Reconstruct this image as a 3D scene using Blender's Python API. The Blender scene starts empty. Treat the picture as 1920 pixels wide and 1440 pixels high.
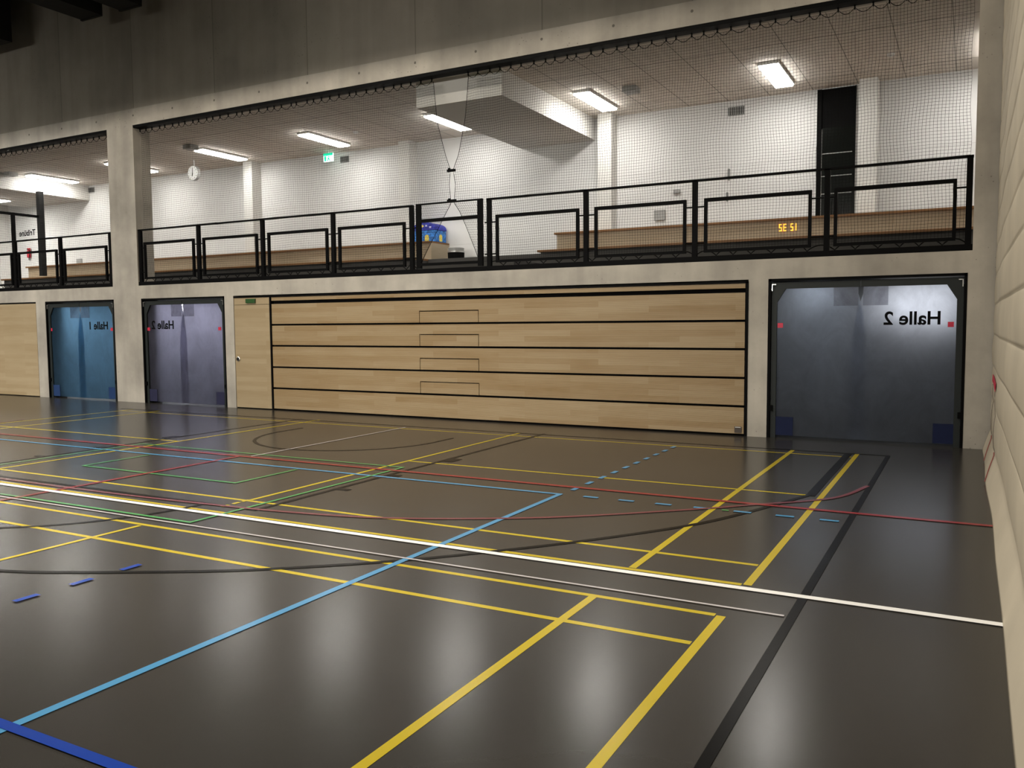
import bpy, bmesh, math, random
from mathutils import Vector, Matrix
import numpy as np
random.seed(7)
S = bpy.context.scene
C = S.collection

# ------------------------------------------------------------------ camera
CAM = (1.1666, -5.2066, 1.6252); YAW, PITCH, ROLL, FPX = -0.496, -0.0702, -0.0073, 1580.26
def cam_axes():
    cy, sy = math.cos(YAW), math.sin(YAW); cp, sp = math.cos(PITCH), math.sin(PITCH)
    f = Vector((sy*cp, cy*cp, sp)); r = Vector((cy, -sy, 0)); u = r.cross(f)
    cr, sr = math.cos(ROLL), math.sin(ROLL)
    return r*cr + u*sr, -r*sr + u*cr, f
r_, u_, f_ = cam_axes()
cd = bpy.data.cameras.new('camera'); cam = bpy.data.objects.new('camera', cd); C.objects.link(cam)
cd.sensor_fit = 'HORIZONTAL'; cd.sensor_width = 36; cd.lens = FPX/1920*36; cd.clip_start = 0.05; cd.clip_end = 200
m = Matrix.Identity(4)
for i in range(3):
    m[i][0] = r_[i]; m[i][1] = u_[i]; m[i][2] = -f_[i]; m[i][3] = CAM[i]
cam.matrix_world = m
S.camera = cam

# ------------------------------------------------------------------ world, exposure, hall lights
S.view_settings.view_transform = 'Standard'; S.view_settings.look = 'None'
S.view_settings.exposure = 0.0; S.view_settings.gamma = 1.0; S.view_settings.use_curve_mapping = False
S.cycles.max_bounces = 8; S.cycles.diffuse_bounces = 4; S.cycles.glossy_bounces = 4
S.cycles.transmission_bounces = 6; S.cycles.transparent_max_bounces = 8
S.cycles.use_denoising = True
S.cycles.sample_clamp_indirect = 6.0
W = bpy.data.worlds.new('night'); S.world = W; W.use_nodes = True
W.node_tree.nodes['Background'].inputs[0].default_value = (0.02, 0.019, 0.018, 1)
W.node_tree.nodes['Background'].inputs[1].default_value = 0.3

def area(name, loc, target, sx, sy, power, col, spread=math.pi):
    l = bpy.data.lights.new(name, 'AREA'); l.shape = 'RECTANGLE'; l.size = sx; l.size_y = sy
    l.energy = power; l.color = col; l.spread = spread
    o = bpy.data.objects.new(name, l); C.objects.link(o); o.location = loc
    o.rotation_euler = (Vector(target)-Vector(loc)).to_track_quat('-Z', 'Y').to_euler()
    return o
WARM = (1.0, 0.955, 0.87)
HALL_TOP = 13.0                 # hall roof; girders added below it block the lamps off the upper facade
for hx, k, col in ((-8.0, 1.0, (1.0, 0.87, 0.68)), (-15.0, 1.08, WARM), (-22.0, 1.08, WARM), (-29.0, 1.08, WARM)):
    area('hall_floodlight', (hx, -1.4, 12.5), (hx, 6.5, 2.0), 3.0, 0.35, 300*k, col)
    area('hall_floodlight', (hx, -9.0, 12.5), (hx, 5.0, 1.0), 3.0, 0.35, 510*k, col)
for hx in (-2.5, -9.0, -15.5, -22.0):
    area('floor_fill_light', (hx, -1.0, 12.5), (hx, -1.0, 0.0), 2.0, 0.4, 330, WARM, math.radians(88))  # unseen downlights added to brighten the floor and its lines
for hx in (-7.0, -21.0):
    area('facade_fill_light', (hx, -15.5, 4.2), (hx, 7.0, 1.6), 8.0, 1.0, 140, WARM, math.radians(44))  # unseen fill behind the camera, added to lift the upper facade

# ------------------------------------------------------------------ mesh helpers
class MB:
    def __init__(s): s.v = []; s.f = []
    def box(s, x0, x1, y0, y1, z0, z1):
        b = len(s.v)
        s.v += [(x, y, z) for z in (z0, z1) for y in (y0, y1) for x in (x0, x1)]
        s.f += [tuple(b+i for i in q) for q in ((0,2,3,1),(4,5,7,6),(0,1,5,4),(2,6,7,3),(0,4,6,2),(1,3,7,5))]
        return s
    def prism(s, pts, y0, y1):
        """outline of (x, z) points extruded from y0 to y1"""
        b = len(s.v); n = len(pts)
        s.v += [(x, y0, z) for x, z in pts] + [(x, y1, z) for x, z in pts]
        s.f += [tuple(b+i for i in range(n)), tuple(b+n+i for i in reversed(range(n)))]
        s.f += [(b+i, b+n+i, b+n+(i+1) % n, b+(i+1) % n) for i in range(n)]
        return s
    def flat(s, pts, z):
        b = len(s.v); s.v += [(x, y, z) for x, y in pts]; s.f.append(tuple(range(b, b+len(pts)))); return s
    def tube(s, pts, r, n=8, cap=True):
        pts = [Vector(p) for p in pts]; rings = []
        for i, p in enumerate(pts):
            d = (pts[min(i+1, len(pts)-1)] - pts[max(i-1, 0)]).normalized()
            a = d.cross(Vector((0, 0, 1)));
            if a.length < 1e-3: a = d.cross(Vector((0, 1, 0)))
            a.normalize(); c = d.cross(a)
            b = len(s.v)
            s.v += [tuple(p + (a*math.cos(t) + c*math.sin(t))*r) for t in (2*math.pi*k/n for k in range(n))]
            rings.append(b)
        for b0, b1 in zip(rings, rings[1:]):
            s.f += [(b0+k, b0+(k+1) % n, b1+(k+1) % n, b1+k) for k in range(n)]
        if cap:
            s.f += [tuple(rings[0]+k for k in reversed(range(n))), tuple(rings[-1]+k for k in range(n))]
        return s
    def lathe(s, prof, cx, cy, n=24):
        b = len(s.v)
        for r, z in prof:
            s.v += [(cx+r*math.cos(2*math.pi*k/n), cy+r*math.sin(2*math.pi*k/n), z) for k in range(n)]
        for j in range(len(prof)-1):
            s.f += [(b+j*n+k, b+j*n+(k+1) % n, b+(j+1)*n+(k+1) % n, b+(j+1)*n+k) for k in range(n)]
        s.f += [tuple(b+k for k in reversed(range(n))), tuple(b+(len(prof)-1)*n+k for k in range(n))]
        return s
    def build(s, name, mat, parent=None, bevel=0, smooth=False):
        me = bpy.data.meshes.new(name); me.from_pydata(s.v, [], s.f); me.update()
        bm = bmesh.new(); bm.from_mesh(me); bmesh.ops.recalc_face_normals(bm, faces=bm.faces); bm.to_mesh(me); bm.free()
        if smooth: me.polygons.foreach_set('use_smooth', [True]*len(me.polygons))
        if mat: me.materials.append(mat)
        o = bpy.data.objects.new(name, me); C.objects.link(o)
        if bevel:
            b = o.modifiers.new('bevel', 'BEVEL'); b.width = bevel; b.segments = 2; b.limit_method = 'ANGLE'
        if parent:
            o.parent = parent; o.matrix_parent_inverse = Matrix.Translation(parent.location).inverted()
        return o
def tag(o, label=None, cat=None, group=None, kind=None):
    if label: o['label'] = label
    if cat: o['category'] = cat
    if group: o['group'] = group
    if kind: o['kind'] = kind
    return o
def empty(name, loc, label, cat, group=None, kind=None):
    o = bpy.data.objects.new(name, None); C.objects.link(o); o.location = loc; o.empty_display_size = 0.1
    return tag(o, label, cat, group, kind)
def struct(mb, name, mat, label, cat, parent=None, bevel=0):
    return tag(mb.build(name, mat, parent, bevel), label, cat, kind='structure')

# ------------------------------------------------------------------ materials
def mat(name):
    m = bpy.data.materials.new(name); m.use_nodes = True
    nt = m.node_tree; return m, nt, nt.nodes['Principled BSDF']
def N(nt, t, **kw):
    n = nt.nodes.new(t)
    for k, v in kw.items():
        if k.startswith('i_'):
            key = k[2:]; key = int(key) if key.isdigit() else key
            n.inputs[key].default_value = v
        else: setattr(n, k, v)
    return n
def L(nt, a, b): nt.links.new(a, b)
def ramp(nt, fac, stops):
    r = N(nt, 'ShaderNodeValToRGB'); e = r.color_ramp.elements
    while len(e) < len(stops): e.new(0.5)
    for el, (p, c) in zip(e, stops): el.position = p; el.color = (*c, 1)
    L(nt, fac, r.inputs[0]); return r.outputs[0]
def coords(nt, scale=(1, 1, 1)):
    tc = N(nt, 'ShaderNodeTexCoord'); mp = N(nt, 'ShaderNodeMapping'); mp.inputs['Scale'].default_value = scale
    L(nt, tc.outputs['Object'], mp.inputs[0]); return mp.outputs[0]
def simple(name, col, rough=0.5, metal=0.0, var=0.06, scale=6.0, spec=0.5):
    m, nt, p = mat(name)
    n = N(nt, 'ShaderNodeTexNoise'); n.inputs['Scale'].default_value = scale; n.inputs['Detail'].default_value = 4
    L(nt, coords(nt), n.inputs[0])
    c = ramp(nt, n.outputs[0], [(0.3, tuple(x*(1-var) for x in col)), (0.7, tuple(min(1, x*(1+var)) for x in col))])
    L(nt, c, p.inputs['Base Color']); p.inputs['Roughness'].default_value = rough; p.inputs['Metallic'].default_value = metal
    p.inputs['Specular IOR Level'].default_value = spec
    return m
def emit(name, col, strength):
    m, nt, p = mat(name); p.inputs['Base Color'].default_value = (*col, 1)
    p.inputs['Emission Color'].default_value = (*col, 1); p.inputs['Emission Strength'].default_value = strength
    return m
def mathn(nt, op, a, b=None, c=None):
    n = N(nt, 'ShaderNodeMath', operation=op)
    for i, v in enumerate((a, b, c)):
        if v is None: continue
        if isinstance(v, (int, float)): n.inputs[i].default_value = v
        else: L(nt, v, n.inputs[i])
    return n.outputs[0]
def mixc(nt, fac, a, b, mode='MIX'):
    n = N(nt, 'ShaderNodeMix', data_type='RGBA', blend_type=mode)
    for k, v in ((0, fac), (6, a), (7, b)):
        if isinstance(v, (int, float)): n.inputs[k].default_value = v
        elif isinstance(v, tuple): n.inputs[k].default_value = (*v, 1)
        else: L(nt, v, n.inputs[k])
    return n.outputs[2]

def concrete(name, col, pitch=None, phase=0.0, holes=None, stain=0.25):
    """cast concrete: cloudy, faint vertical streaks, air pores; optional shutter joints and tie holes"""
    m, nt, p = mat(name)
    v = coords(nt)
    n1 = N(nt, 'ShaderNodeTexNoise'); n1.inputs['Scale'].default_value = 0.9; n1.inputs['Detail'].default_value = 6; n1.inputs['Roughness'].default_value = 0.6
    L(nt, v, n1.inputs[0])
    n2 = N(nt, 'ShaderNodeTexNoise'); n2.inputs['Scale'].default_value = 1.0; n2.inputs['Detail'].default_value = 5
    L(nt, coords(nt, (3.2, 3.2, 0.25)), n2.inputs[0])
    a = ramp(nt, n1.outputs[0], [(0.3, tuple(x*(1-stain) for x in col)), (0.7, tuple(x*(1+stain) for x in col))])
    b = ramp(nt, n2.outputs[0], [(0.35, (0.78, 0.78, 0.79)), (0.65, (1.0, 1.0, 1.0))])
    c = mixc(nt, 0.8, a, b, 'MULTIPLY')
    vo = N(nt, 'ShaderNodeTexVoronoi'); vo.inputs['Scale'].default_value = 13.0; L(nt, v, vo.inputs[0])
    n3 = N(nt, 'ShaderNodeTexNoise'); n3.inputs['Scale'].default_value = 1.6; L(nt, v, n3.inputs[0])
    pore = mathn(nt, 'LESS_THAN', vo.outputs['Distance'], mathn(nt, 'MULTIPLY', mathn(nt, 'SUBTRACT', n3.outputs[0], 0.44), 0.62))
    c = mixc(nt, mathn(nt, 'MULTIPLY', pore, 0.55), c, tuple(x*0.3 for x in col))
    sep = N(nt, 'ShaderNodeSeparateXYZ'); L(nt, v, sep.inputs[0])
    if pitch:
        d = mathn(nt, 'PINGPONG', mathn(nt, 'SUBTRACT', sep.outputs[0], phase), pitch/2)
        j = mathn(nt, 'LESS_THAN', d, 0.010)
        c = mixc(nt, mathn(nt, 'MULTIPLY', j, 0.6), c, tuple(x*0.25 for x in col))
        tone = N(nt, 'ShaderNodeTexWhiteNoise', noise_dimensions='1D')
        L(nt, mathn(nt, 'FLOOR', mathn(nt, 'DIVIDE', mathn(nt, 'SUBTRACT', sep.outputs[0], phase), pitch)), tone.inputs['W'])
        c = mixc(nt, 0.25, c, mixc(nt, tone.outputs[0], tuple(x*0.7 for x in col), tuple(x*1.25 for x in col)))
    if holes:
        hp, hph, zs = holes
        d = mathn(nt, 'PINGPONG', mathn(nt, 'SUBTRACT', sep.outputs[0], hph), hp/2)
        for z in zs:
            dz = mathn(nt, 'SUBTRACT', sep.outputs[2], z)
            dist = mathn(nt, 'SQRT', mathn(nt, 'ADD', mathn(nt, 'MULTIPLY', d, d), mathn(nt, 'MULTIPLY', dz, dz)))
            h = mathn(nt, 'LESS_THAN', dist, 0.022)
            c = mixc(nt, mathn(nt, 'MULTIPLY', h, 0.75), c, tuple(x*0.15 for x in col))
    L(nt, c, p.inputs['Base Color']); p.inputs['Roughness'].default_value = 0.75
    p.inputs['Specular IOR Level'].default_value = 0.25
    bp = N(nt, 'ShaderNodeBump'); bp.inputs['Strength'].default_value = 0.15; bp.inputs['Distance'].default_value = 0.01
    L(nt, n1.outputs[0], bp.inputs['Height']); L(nt, bp.outputs[0], p.inputs['Normal'])
    return m

def wood(name, light, dark, slats=0.0, plank=(1.3, 0.09)):
    m, nt, p = mat(name)
    tc = N(nt, 'ShaderNodeTexCoord'); sp = N(nt, 'ShaderNodeSeparateXYZ'); L(nt, tc.outputs['Object'], sp.inputs[0])
    cb = N(nt, 'ShaderNodeCombineXYZ'); L(nt, sp.outputs[0], cb.inputs[0]); L(nt, sp.outputs[2], cb.inputs[1])
    br = N(nt, 'ShaderNodeTexBrick', offset=0.37, offset_frequency=2)
    L(nt, cb.outputs[0], br.inputs[0])
    br.inputs['Color1'].default_value = (0, 0, 0, 1); br.inputs['Color2'].default_value = (1, 1, 1, 1)
    br.inputs['Scale'].default_value = 1.0; br.inputs['Mortar Size'].default_value = 0.0
    br.inputs['Brick Width'].default_value = plank[0]; br.inputs['Row Height'].default_value = plank[1]; br.inputs['Bias'].default_value = -0.1
    n = N(nt, 'ShaderNodeTexNoise'); n.inputs['Scale'].default_value = 1.0; n.inputs['Detail'].default_value = 7; n.inputs['Roughness'].default_value = 0.65
    L(nt, coords(nt, (1.6, 3, 26)), n.inputs[0])
    n2 = N(nt, 'ShaderNodeTexNoise'); n2.inputs['Scale'].default_value = 1.0; n2.inputs['Detail'].default_value = 3
    L(nt, coords(nt, (0.9, 1, 4.0)), n2.inputs[0])
    f = mathn(nt, 'ADD', mathn(nt, 'MULTIPLY', br.outputs[0], 0.30), mathn(nt, 'ADD', mathn(nt, 'MULTIPLY', n.outputs[0], 0.45), mathn(nt, 'MULTIPLY', n2.outputs[0], 0.45)))
    c = ramp(nt, f, [(0.36, light), (0.85, dark)])
    if slats:
        ph = mathn(nt, 'FRACT', mathn(nt, 'DIVIDE', sp.outputs[2], slats))
        g = mathn(nt, 'LESS_THAN', ph, 0.2)
        c = mixc(nt, mathn(nt, 'MULTIPLY', g, 0.7), c, tuple(x*0.28 for x in dark))
    L(nt, c, p.inputs['Base Color']); p.inputs['Roughness'].default_value = 0.5; p.inputs['Specular IOR Level'].default_value = 0.3
    return m

def floor_paint(name, col, rough=0.23, spec=0.30):
    m, nt, p = mat(name)
    n = N(nt, 'ShaderNodeTexNoise'); n.inputs['Scale'].default_value = 0.7; n.inputs['Detail'].default_value = 5
    L(nt, coords(nt), n.inputs[0])
    c = ramp(nt, n.outputs[0], [(0.3, tuple(x*0.92 for x in col)), (0.7, tuple(x*1.06 for x in col))])
    n2 = N(nt, 'ShaderNodeTexNoise'); n2.inputs['Scale'].default_value = 140; n2.inputs['Detail'].default_value = 2
    L(nt, coords(nt), n2.inputs[0])
    p.inputs['Specular IOR Level'].default_value = spec
    L(nt, c, p.inputs['Base Color'])
    L(nt, ramp(nt, n.outputs[0], [(0.2, (rough*0.97,)*3), (0.8, (rough*1.03,)*3)]), p.inputs['Roughness'])
    bp = N(nt, 'ShaderNodeBump'); bp.inputs['Strength'].default_value = 0.02; bp.inputs['Distance'].default_value = 0.002
    L(nt, n2.outputs[0], bp.inputs['Height']); L(nt, bp.outputs[0], p.inputs['Normal'])
    return m

def plaster(name, col, horiz=None):
    m, nt, p = mat(name)
    v = coords(nt)
    n = N(nt, 'ShaderNodeTexNoise'); n.inputs['Scale'].default_value = 1.4; n.inputs['Detail'].default_value = 5; L(nt, v, n.inputs[0])
    c = ramp(nt, n.outputs[0], [(0.3, tuple(x*0.95 for x in col)), (0.7, tuple(min(1, x*1.02) for x in col))])
    if horiz:
        sp = N(nt, 'ShaderNodeSeparateXYZ'); L(nt, v, sp.inputs[0])
        d = mathn(nt, 'PINGPONG', mathn(nt, 'SUBTRACT', sp.outputs[2], horiz[1]), horiz[0]/2)
        c = mixc(nt, mathn(nt, 'MULTIPLY', mathn(nt, 'LESS_THAN', d, 0.004), 0.35), c, (0.3, 0.29, 0.27))
    L(nt, c, p.inputs['Base Color']); p.inputs['Roughness'].default_value = 0.8; p.inputs['Specular IOR Level'].default_value = 0.2
    return m

def tile_ceiling(name, col):
    m, nt, p = mat(name)
    v = coords(nt); sp = N(nt, 'ShaderNodeSeparateXYZ'); L(nt, v, sp.inputs[0])
    n = N(nt, 'ShaderNodeTexNoise'); n.inputs['Scale'].default_value = 1.0; n.inputs['Detail'].default_value = 4; L(nt, coords(nt, (9, 1.2, 1)), n.inputs[0])
    c = ramp(nt, n.outputs[0], [(0.3, tuple(x*0.92 for x in col)), (0.7, tuple(x*1.05 for x in col))])
    dx = mathn(nt, 'PINGPONG', mathn(nt, 'SUBTRACT', sp.outputs[0], -1.48), 0.39)
    dy = mathn(nt, 'PINGPONG', mathn(nt, 'SUBTRACT', sp.outputs[1], 8.5), 1.15)
    j = mathn(nt, 'MAXIMUM', mathn(nt, 'LESS_THAN', dx, 0.008), mathn(nt, 'LESS_THAN', dy, 0.014))
    c = mixc(nt, mathn(nt, 'MULTIPLY', j, 0.6), c, tuple(x*0.2 for x in col))
    L(nt, c, p.inputs['Base Color']); p.inputs['Roughness'].default_value = 0.85; p.inputs['Specular IOR Level'].default_value = 0.1
    return m

def pvc(name, tint, body, frost=0.43, glow=0.08):
    """frosted flexible PVC sheet: rough see-through with a milky, slightly scratched body"""
    m, nt, p = mat(name)
    v = coords(nt)
    n = N(nt, 'ShaderNodeTexNoise'); n.inputs['Scale'].default_value = 3.0; n.inputs['Detail'].default_value = 8; n.inputs['Roughness'].default_value = 0.7; L(nt, v, n.inputs[0])
    nt.nodes.remove(p)
    out = nt.nodes['Material Output']
    rf = N(nt, 'ShaderNodeBsdfRefraction', distribution='GGX'); rf.inputs['IOR'].default_value = 1.45; rf.inputs['Roughness'].default_value = frost
    n4 = N(nt, 'ShaderNodeTexNoise'); n4.inputs['Scale'].default_value = 2.2; n4.inputs['Detail'].default_value = 9; n4.inputs['Roughness'].default_value = 0.72; n4.inputs['Distortion'].default_value = 0.6
    L(nt, coords(nt, (1, 1, 0.8)), n4.inputs[0])
    L(nt, ramp(nt, n4.outputs[0], [(0.32, tuple(x*0.80 for x in tint)), (0.62, tint)]), rf.inputs['Color'])
    tl = N(nt, 'ShaderNodeBsdfTranslucent'); tl.inputs['Color'].default_value = (*body, 1)
    df = N(nt, 'ShaderNodeBsdfDiffuse'); L(nt, ramp(nt, n.outputs[0], [(0.3, tuple(x*0.7 for x in body)), (0.7, tuple(min(1, x*1.2) for x in body))]), df.inputs['Color'])
    gl = N(nt, 'ShaderNodeBsdfGlossy'); gl.inputs['Roughness'].default_value = 0.28; gl.inputs['Color'].default_value = (1, 1, 1, 1)
    m1 = N(nt, 'ShaderNodeMixShader'); m1.inputs[0].default_value = glow; L(nt, rf.outputs[0], m1.inputs[1]); L(nt, tl.outputs[0], m1.inputs[2])
    m2 = N(nt, 'ShaderNodeMixShader'); m2.inputs[0].default_value = 0.03; L(nt, m1.outputs[0], m2.inputs[1]); L(nt, df.outputs[0], m2.inputs[2])
    fr = N(nt, 'ShaderNodeFresnel'); fr.inputs['IOR'].default_value = 1.35
    m3 = N(nt, 'ShaderNodeMixShader'); L(nt, mathn(nt, 'MULTIPLY', fr.outputs[0], 0.25), m3.inputs[0]); L(nt, m2.outputs[0], m3.inputs[1]); L(nt, gl.outputs[0], m3.inputs[2])
    L(nt, m3.outputs[0], out.inputs[0])
    return m

def fabric(name, col):
    m, nt, p = mat(name)
    v = coords(nt)
    n = N(nt, 'ShaderNodeTexNoise'); n.inputs['Scale'].default_value = 1.3; n.inputs['Detail'].default_value = 5; L(nt, v, n.inputs[0])
    w = N(nt, 'ShaderNodeTexNoise'); w.inputs['Scale'].default_value = 1.0; w.inputs['Detail'].default_value = 3; L(nt, coords(nt, (60, 60, 6)), w.inputs[0])
    c = ramp(nt, n.outputs[0], [(0.3, tuple(x*0.9 for x in col)), (0.7, tuple(min(1, x*1.06) for x in col))])
    L(nt, c, p.inputs['Base Color']); p.inputs['Roughness'].default_value = 0.65; p.inputs['Specular IOR Level'].default_value = 0.25
    bp = N(nt, 'ShaderNodeBump'); bp.inputs['Strength'].default_value = 0.15; bp.inputs['Distance'].default_value = 0.003
    L(nt, w.outputs[0], bp.inputs['Height']); L(nt, bp.outputs[0], p.inputs['Normal'])
    return m

M = {}
M['conc'] = concrete('light_concrete', (0.42, 0.39, 0.34), holes=(1.205, -14.5, (6.10,)))
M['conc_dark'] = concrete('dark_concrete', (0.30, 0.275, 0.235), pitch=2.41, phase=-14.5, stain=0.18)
M['conc_plain'] = concrete('plain_concrete', (0.40, 0.37, 0.32))
M['floor'] = floor_paint('grey_sports_floor', (0.031, 0.0285, 0.025))
M['yellow'] = floor_paint('yellow_line_paint', (0.42, 0.325, 0.012), 0.26)
M['white'] = floor_paint('white_line_paint', (0.76, 0.75, 0.72), 0.26)
M['grey_line'] = floor_paint('pale_grey_line_paint', (0.42, 0.39, 0.39), 0.26)
M['skyblue'] = floor_paint('light_blue_line_paint', (0.06, 0.225, 0.40), 0.26)
M['blue'] = floor_paint('deep_blue_line_paint', (0.006, 0.036, 0.26), 0.26)
M['red'] = floor_paint('red_line_paint', (0.24, 0.018, 0.021), 0.26)
M['dullred'] = floor_paint('dull_red_line_paint', (0.15, 0.035, 0.045), 0.26)
M['green'] = floor_paint('green_line_paint', (0.06, 0.26, 0.075), 0.26)
M['blackline'] = floor_paint('black_line_paint', (0.004, 0.0038, 0.0035), 0.28, 0.05)
M['maple'] = wood('maple_panel', (0.375, 0.295, 0.185), (0.29, 0.215, 0.12))
M['maple_slat'] = wood('slatted_maple_panel', (0.375, 0.285, 0.17), (0.265, 0.172, 0.078), slats=0.0172)
M['bench_front'] = wood('bench_riser_wood', (0.40, 0.335, 0.245), (0.31, 0.25, 0.17), plank=(3.0, 0.3))
M['bench_edge'] = wood('dark_bench_edge_wood', (0.22, 0.11, 0.04), (0.13, 0.06, 0.02), plank=(3.0, 0.3))
M['black'] = simple('black_steel', (0.0016, 0.0016, 0.0018), 0.6, spec=0.07)
M['black_matt'] = simple('black_matt', (0.003, 0.003, 0.003), 0.9, spec=0.1)
M['doorframe'] = simple('anthracite_metal', (0.014, 0.018, 0.018), 0.55, spec=0.3)
M['net'] = simple('black_net_cord', (0.006, 0.006, 0.006), 0.9, spec=0.1)
M['plaster'] = plaster('white_plaster', (0.67, 0.665, 0.655), horiz=(1.2, 4.68))
M['pil'] = plaster('white_pilaster', (0.68, 0.67, 0.64))
M['tiles'] = tile_ceiling('wood_wool_ceiling_tiles', (0.70, 0.655, 0.60))
M['darkfloor'] = simple('dark_grey_step', (0.050, 0.048, 0.045), 0.7, spec=0.2)
M['lampbody'] = simple('white_lamp_housing', (0.75, 0.75, 0.73), 0.4)
M['lamp'] = emit('lit_lamp_diffuser', (1.0, 0.97, 0.91), 42.0)
M['grille'] = simple('grey_grille', (0.20, 0.20, 0.195), 0.5, 0.3)
M['greybox'] = simple('grey_plastic', (0.30, 0.30, 0.29), 0.5)
M['dark'] = simple('dark_steel', (0.018, 0.018, 0.018), 0.7, spec=0.2)
M['hall_roof'] = simple('dark_roof', (0.05, 0.048, 0.045), 0.8)
M['curtain'] = fabric('cream_curtain_cloth', (0.53, 0.47, 0.365))
M['steel'] = simple('brushed_steel', (0.55, 0.55, 0.54), 0.3, 0.9)
M['redtape'] = simple('red_sticker', (0.55, 0.02, 0.06), 0.5)
M['text'] = simple('black_lettering', (0.003, 0.003, 0.004), 0.8, spec=0.1)

# ------------------------------------------------------------------ hall shell
FY = 6.99                       # facade plane
XL, XR = -34.0, 3.2
floor = struct(MB().box(XL, XR, -18, 12.0, -0.2, 0), 'floor', M['floor'], 'dark grey glossy sports floor with coloured court lines', 'floor')
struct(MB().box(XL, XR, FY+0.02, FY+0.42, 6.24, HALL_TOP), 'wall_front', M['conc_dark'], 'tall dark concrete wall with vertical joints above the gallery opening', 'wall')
fa = MB()
fa.box(XL, XR, FY, FY+0.42, 5.90, 6.24)              # beam above the gallery
fa.box(XL, XR, FY, FY+0.42, 2.24, 2.52)              # band under the railing
fa.box(-15.37, -14.53, FY, FY+0.42, 2.52, 5.90)      # upper column
fa.box(-15.36, -14.46, FY, FY+0.42, 0, 2.24)
fa.box(-11.98, -11.73, FY, FY+0.42, 0, 2.24)
fa.box(-1.60, -1.325, FY, FY+0.42, 0, 2.24)
fa.box(1.14, 1.95, FY, FY+0.42, 0, 2.24)
fa.box(1.185, 1.95, FY, FY+0.42, 2.52, 5.90)
fa.box(-18.16, -17.80, FY, FY+0.42, 0, 2.24)
fa.box(XL, -30.0, FY, FY+0.42, 0, 5.9)
struct(fa, 'wall_center', M['conc'], 'light concrete columns and beams framing the gallery and the doors', 'wall')
struct(MB().box(XL, XR, -18, 12, HALL_TOP, HALL_TOP+.2), 'ceiling', M['hall_roof'], 'dark hall ceiling high above the court', 'ceiling')
struct(MB().box(XL, XR, -18.2, -18, 0, HALL_TOP), 'wall_back', M['conc_plain'], 'concrete wall on the far side of the hall behind the viewer', 'wall')
struct(MB().box(XL-.2, XL, -18, 12, 0, HALL_TOP), 'wall_left', M['conc_plain'], 'concrete end wall of the neighbouring hall', 'wall')
struct(MB().box(XR, XR+.2, -18, 12, 0, HALL_TOP), 'wall_right', M['conc_plain'], 'concrete side wall behind the divider curtain', 'wall')
for gy, gz, n_ in ((4.0, 8.48, 'unseen dark girder added to shade the upper facade, close to the gallery'), (-2.2, 9.85, 'unseen dark girder added to shade the upper facade, in the middle of the hall')):
    tag(MB().box(XL, 1.2, gy-.1, gy+.1, gz, HALL_TOP).build('shade_girder', M['dark']), n_, 'girder', kind='structure')  # out-of-view girders added to block lamp light above the beam

# gallery shell
GY, GC, GF = 11.5, 5.92, 2.56
struct(MB().box(XL, XR, GY, GY+.3, 2.24, 6.2), 'wall_gallery', M['plaster'], 'white plastered back wall of the gallery', 'wall')
struct(MB().box(XL, XR, FY+.42, GY, GC, GC+.25), 'ceiling_gallery', M['tiles'], 'beige tiled gallery ceiling with fine joints', 'ceiling')
struct(MB().box(XL, XR, FY+.42, GY, 2.26, GF), 'floor_gallery', M['darkfloor'], 'dark gallery floor slab behind the railing', 'floor')
for i, px in enumerate((-0.5, -5.5, -10.52, -15.5, -20.75, -26.7)):
    struct(MB().box(px-.15, px+.15, GY-.33, GY, GF, GC), 'trim_%d' % (i+1), M['pil'],
           'white pilaster on the gallery back wall, ' + ('right of the tall black window', 'under the right lamp beside the ceiling box', 'behind the gate of the railing', 'in line with the hanging clock lamp', 'beyond the concrete column in the left opening', 'furthest left on the back wall')[i], 'pilaster')
struct(MB().box(-7.58, -5.84, 7.46, GY, 5.48, GC), 'trim_7', M['pil'], 'white boxed soffit hanging from the gallery ceiling behind the net opening', 'soffit')
struct(MB().box(-25.5, -22.4, 7.46, GY, 5.48, GC), 'trim_8', M['pil'], 'white boxed soffit above the stair partition in the left opening', 'soffit')

# corridor behind the swing doors
co = MB()
co.box(XL, XR, 9.6, 9.75, 0, 2.2)
M['corr'] = plaster('corridor_plaster', (0.33, 0.335, 0.345))
M['corr_blue'] = plaster('corridor_blue_plaster', (0.18, 0.36, 0.58))
struct(MB().box(XL, XR, FY+.42, 9.75, 2.2, 2.245), 'ceiling_corridor', M['corr'], 'low corridor ceiling under the gallery behind the plastic doors', 'ceiling')
struct(co, 'wall_corridor', M['corr'], 'grey corridor seen dimly through the plastic doors', 'wall')
struct(MB().box(-10.0, -9.9, FY+.42, 9.6, 0, 2.2), 'wall_cross', M['corr'], 'corridor cross wall behind the bleacher door', 'wall')
struct(MB().box(-3.0, -2.9, FY+.42, 9.6, 0, 2.2), 'wall_end', M['corr'], 'corridor cross wall behind the bleacher end', 'wall')
CORR = [('l', (0.50, 9.6), 1.15, 2.35, (1, .985, .97)), ('l', (-14.6, 9.2), .6, 80, (.92, .90, 1)), ('l', (-16.3, 9.2), .9, 100, (.92, .90, 1)), ('l', (-19.6, 8.5), .8, 170, (.78, .90, 1)), ('l', (-1.0, 8.9), .5, 26, (.86, .93, 1))]  # first entry is an added glow panel, last an added general fill

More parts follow.
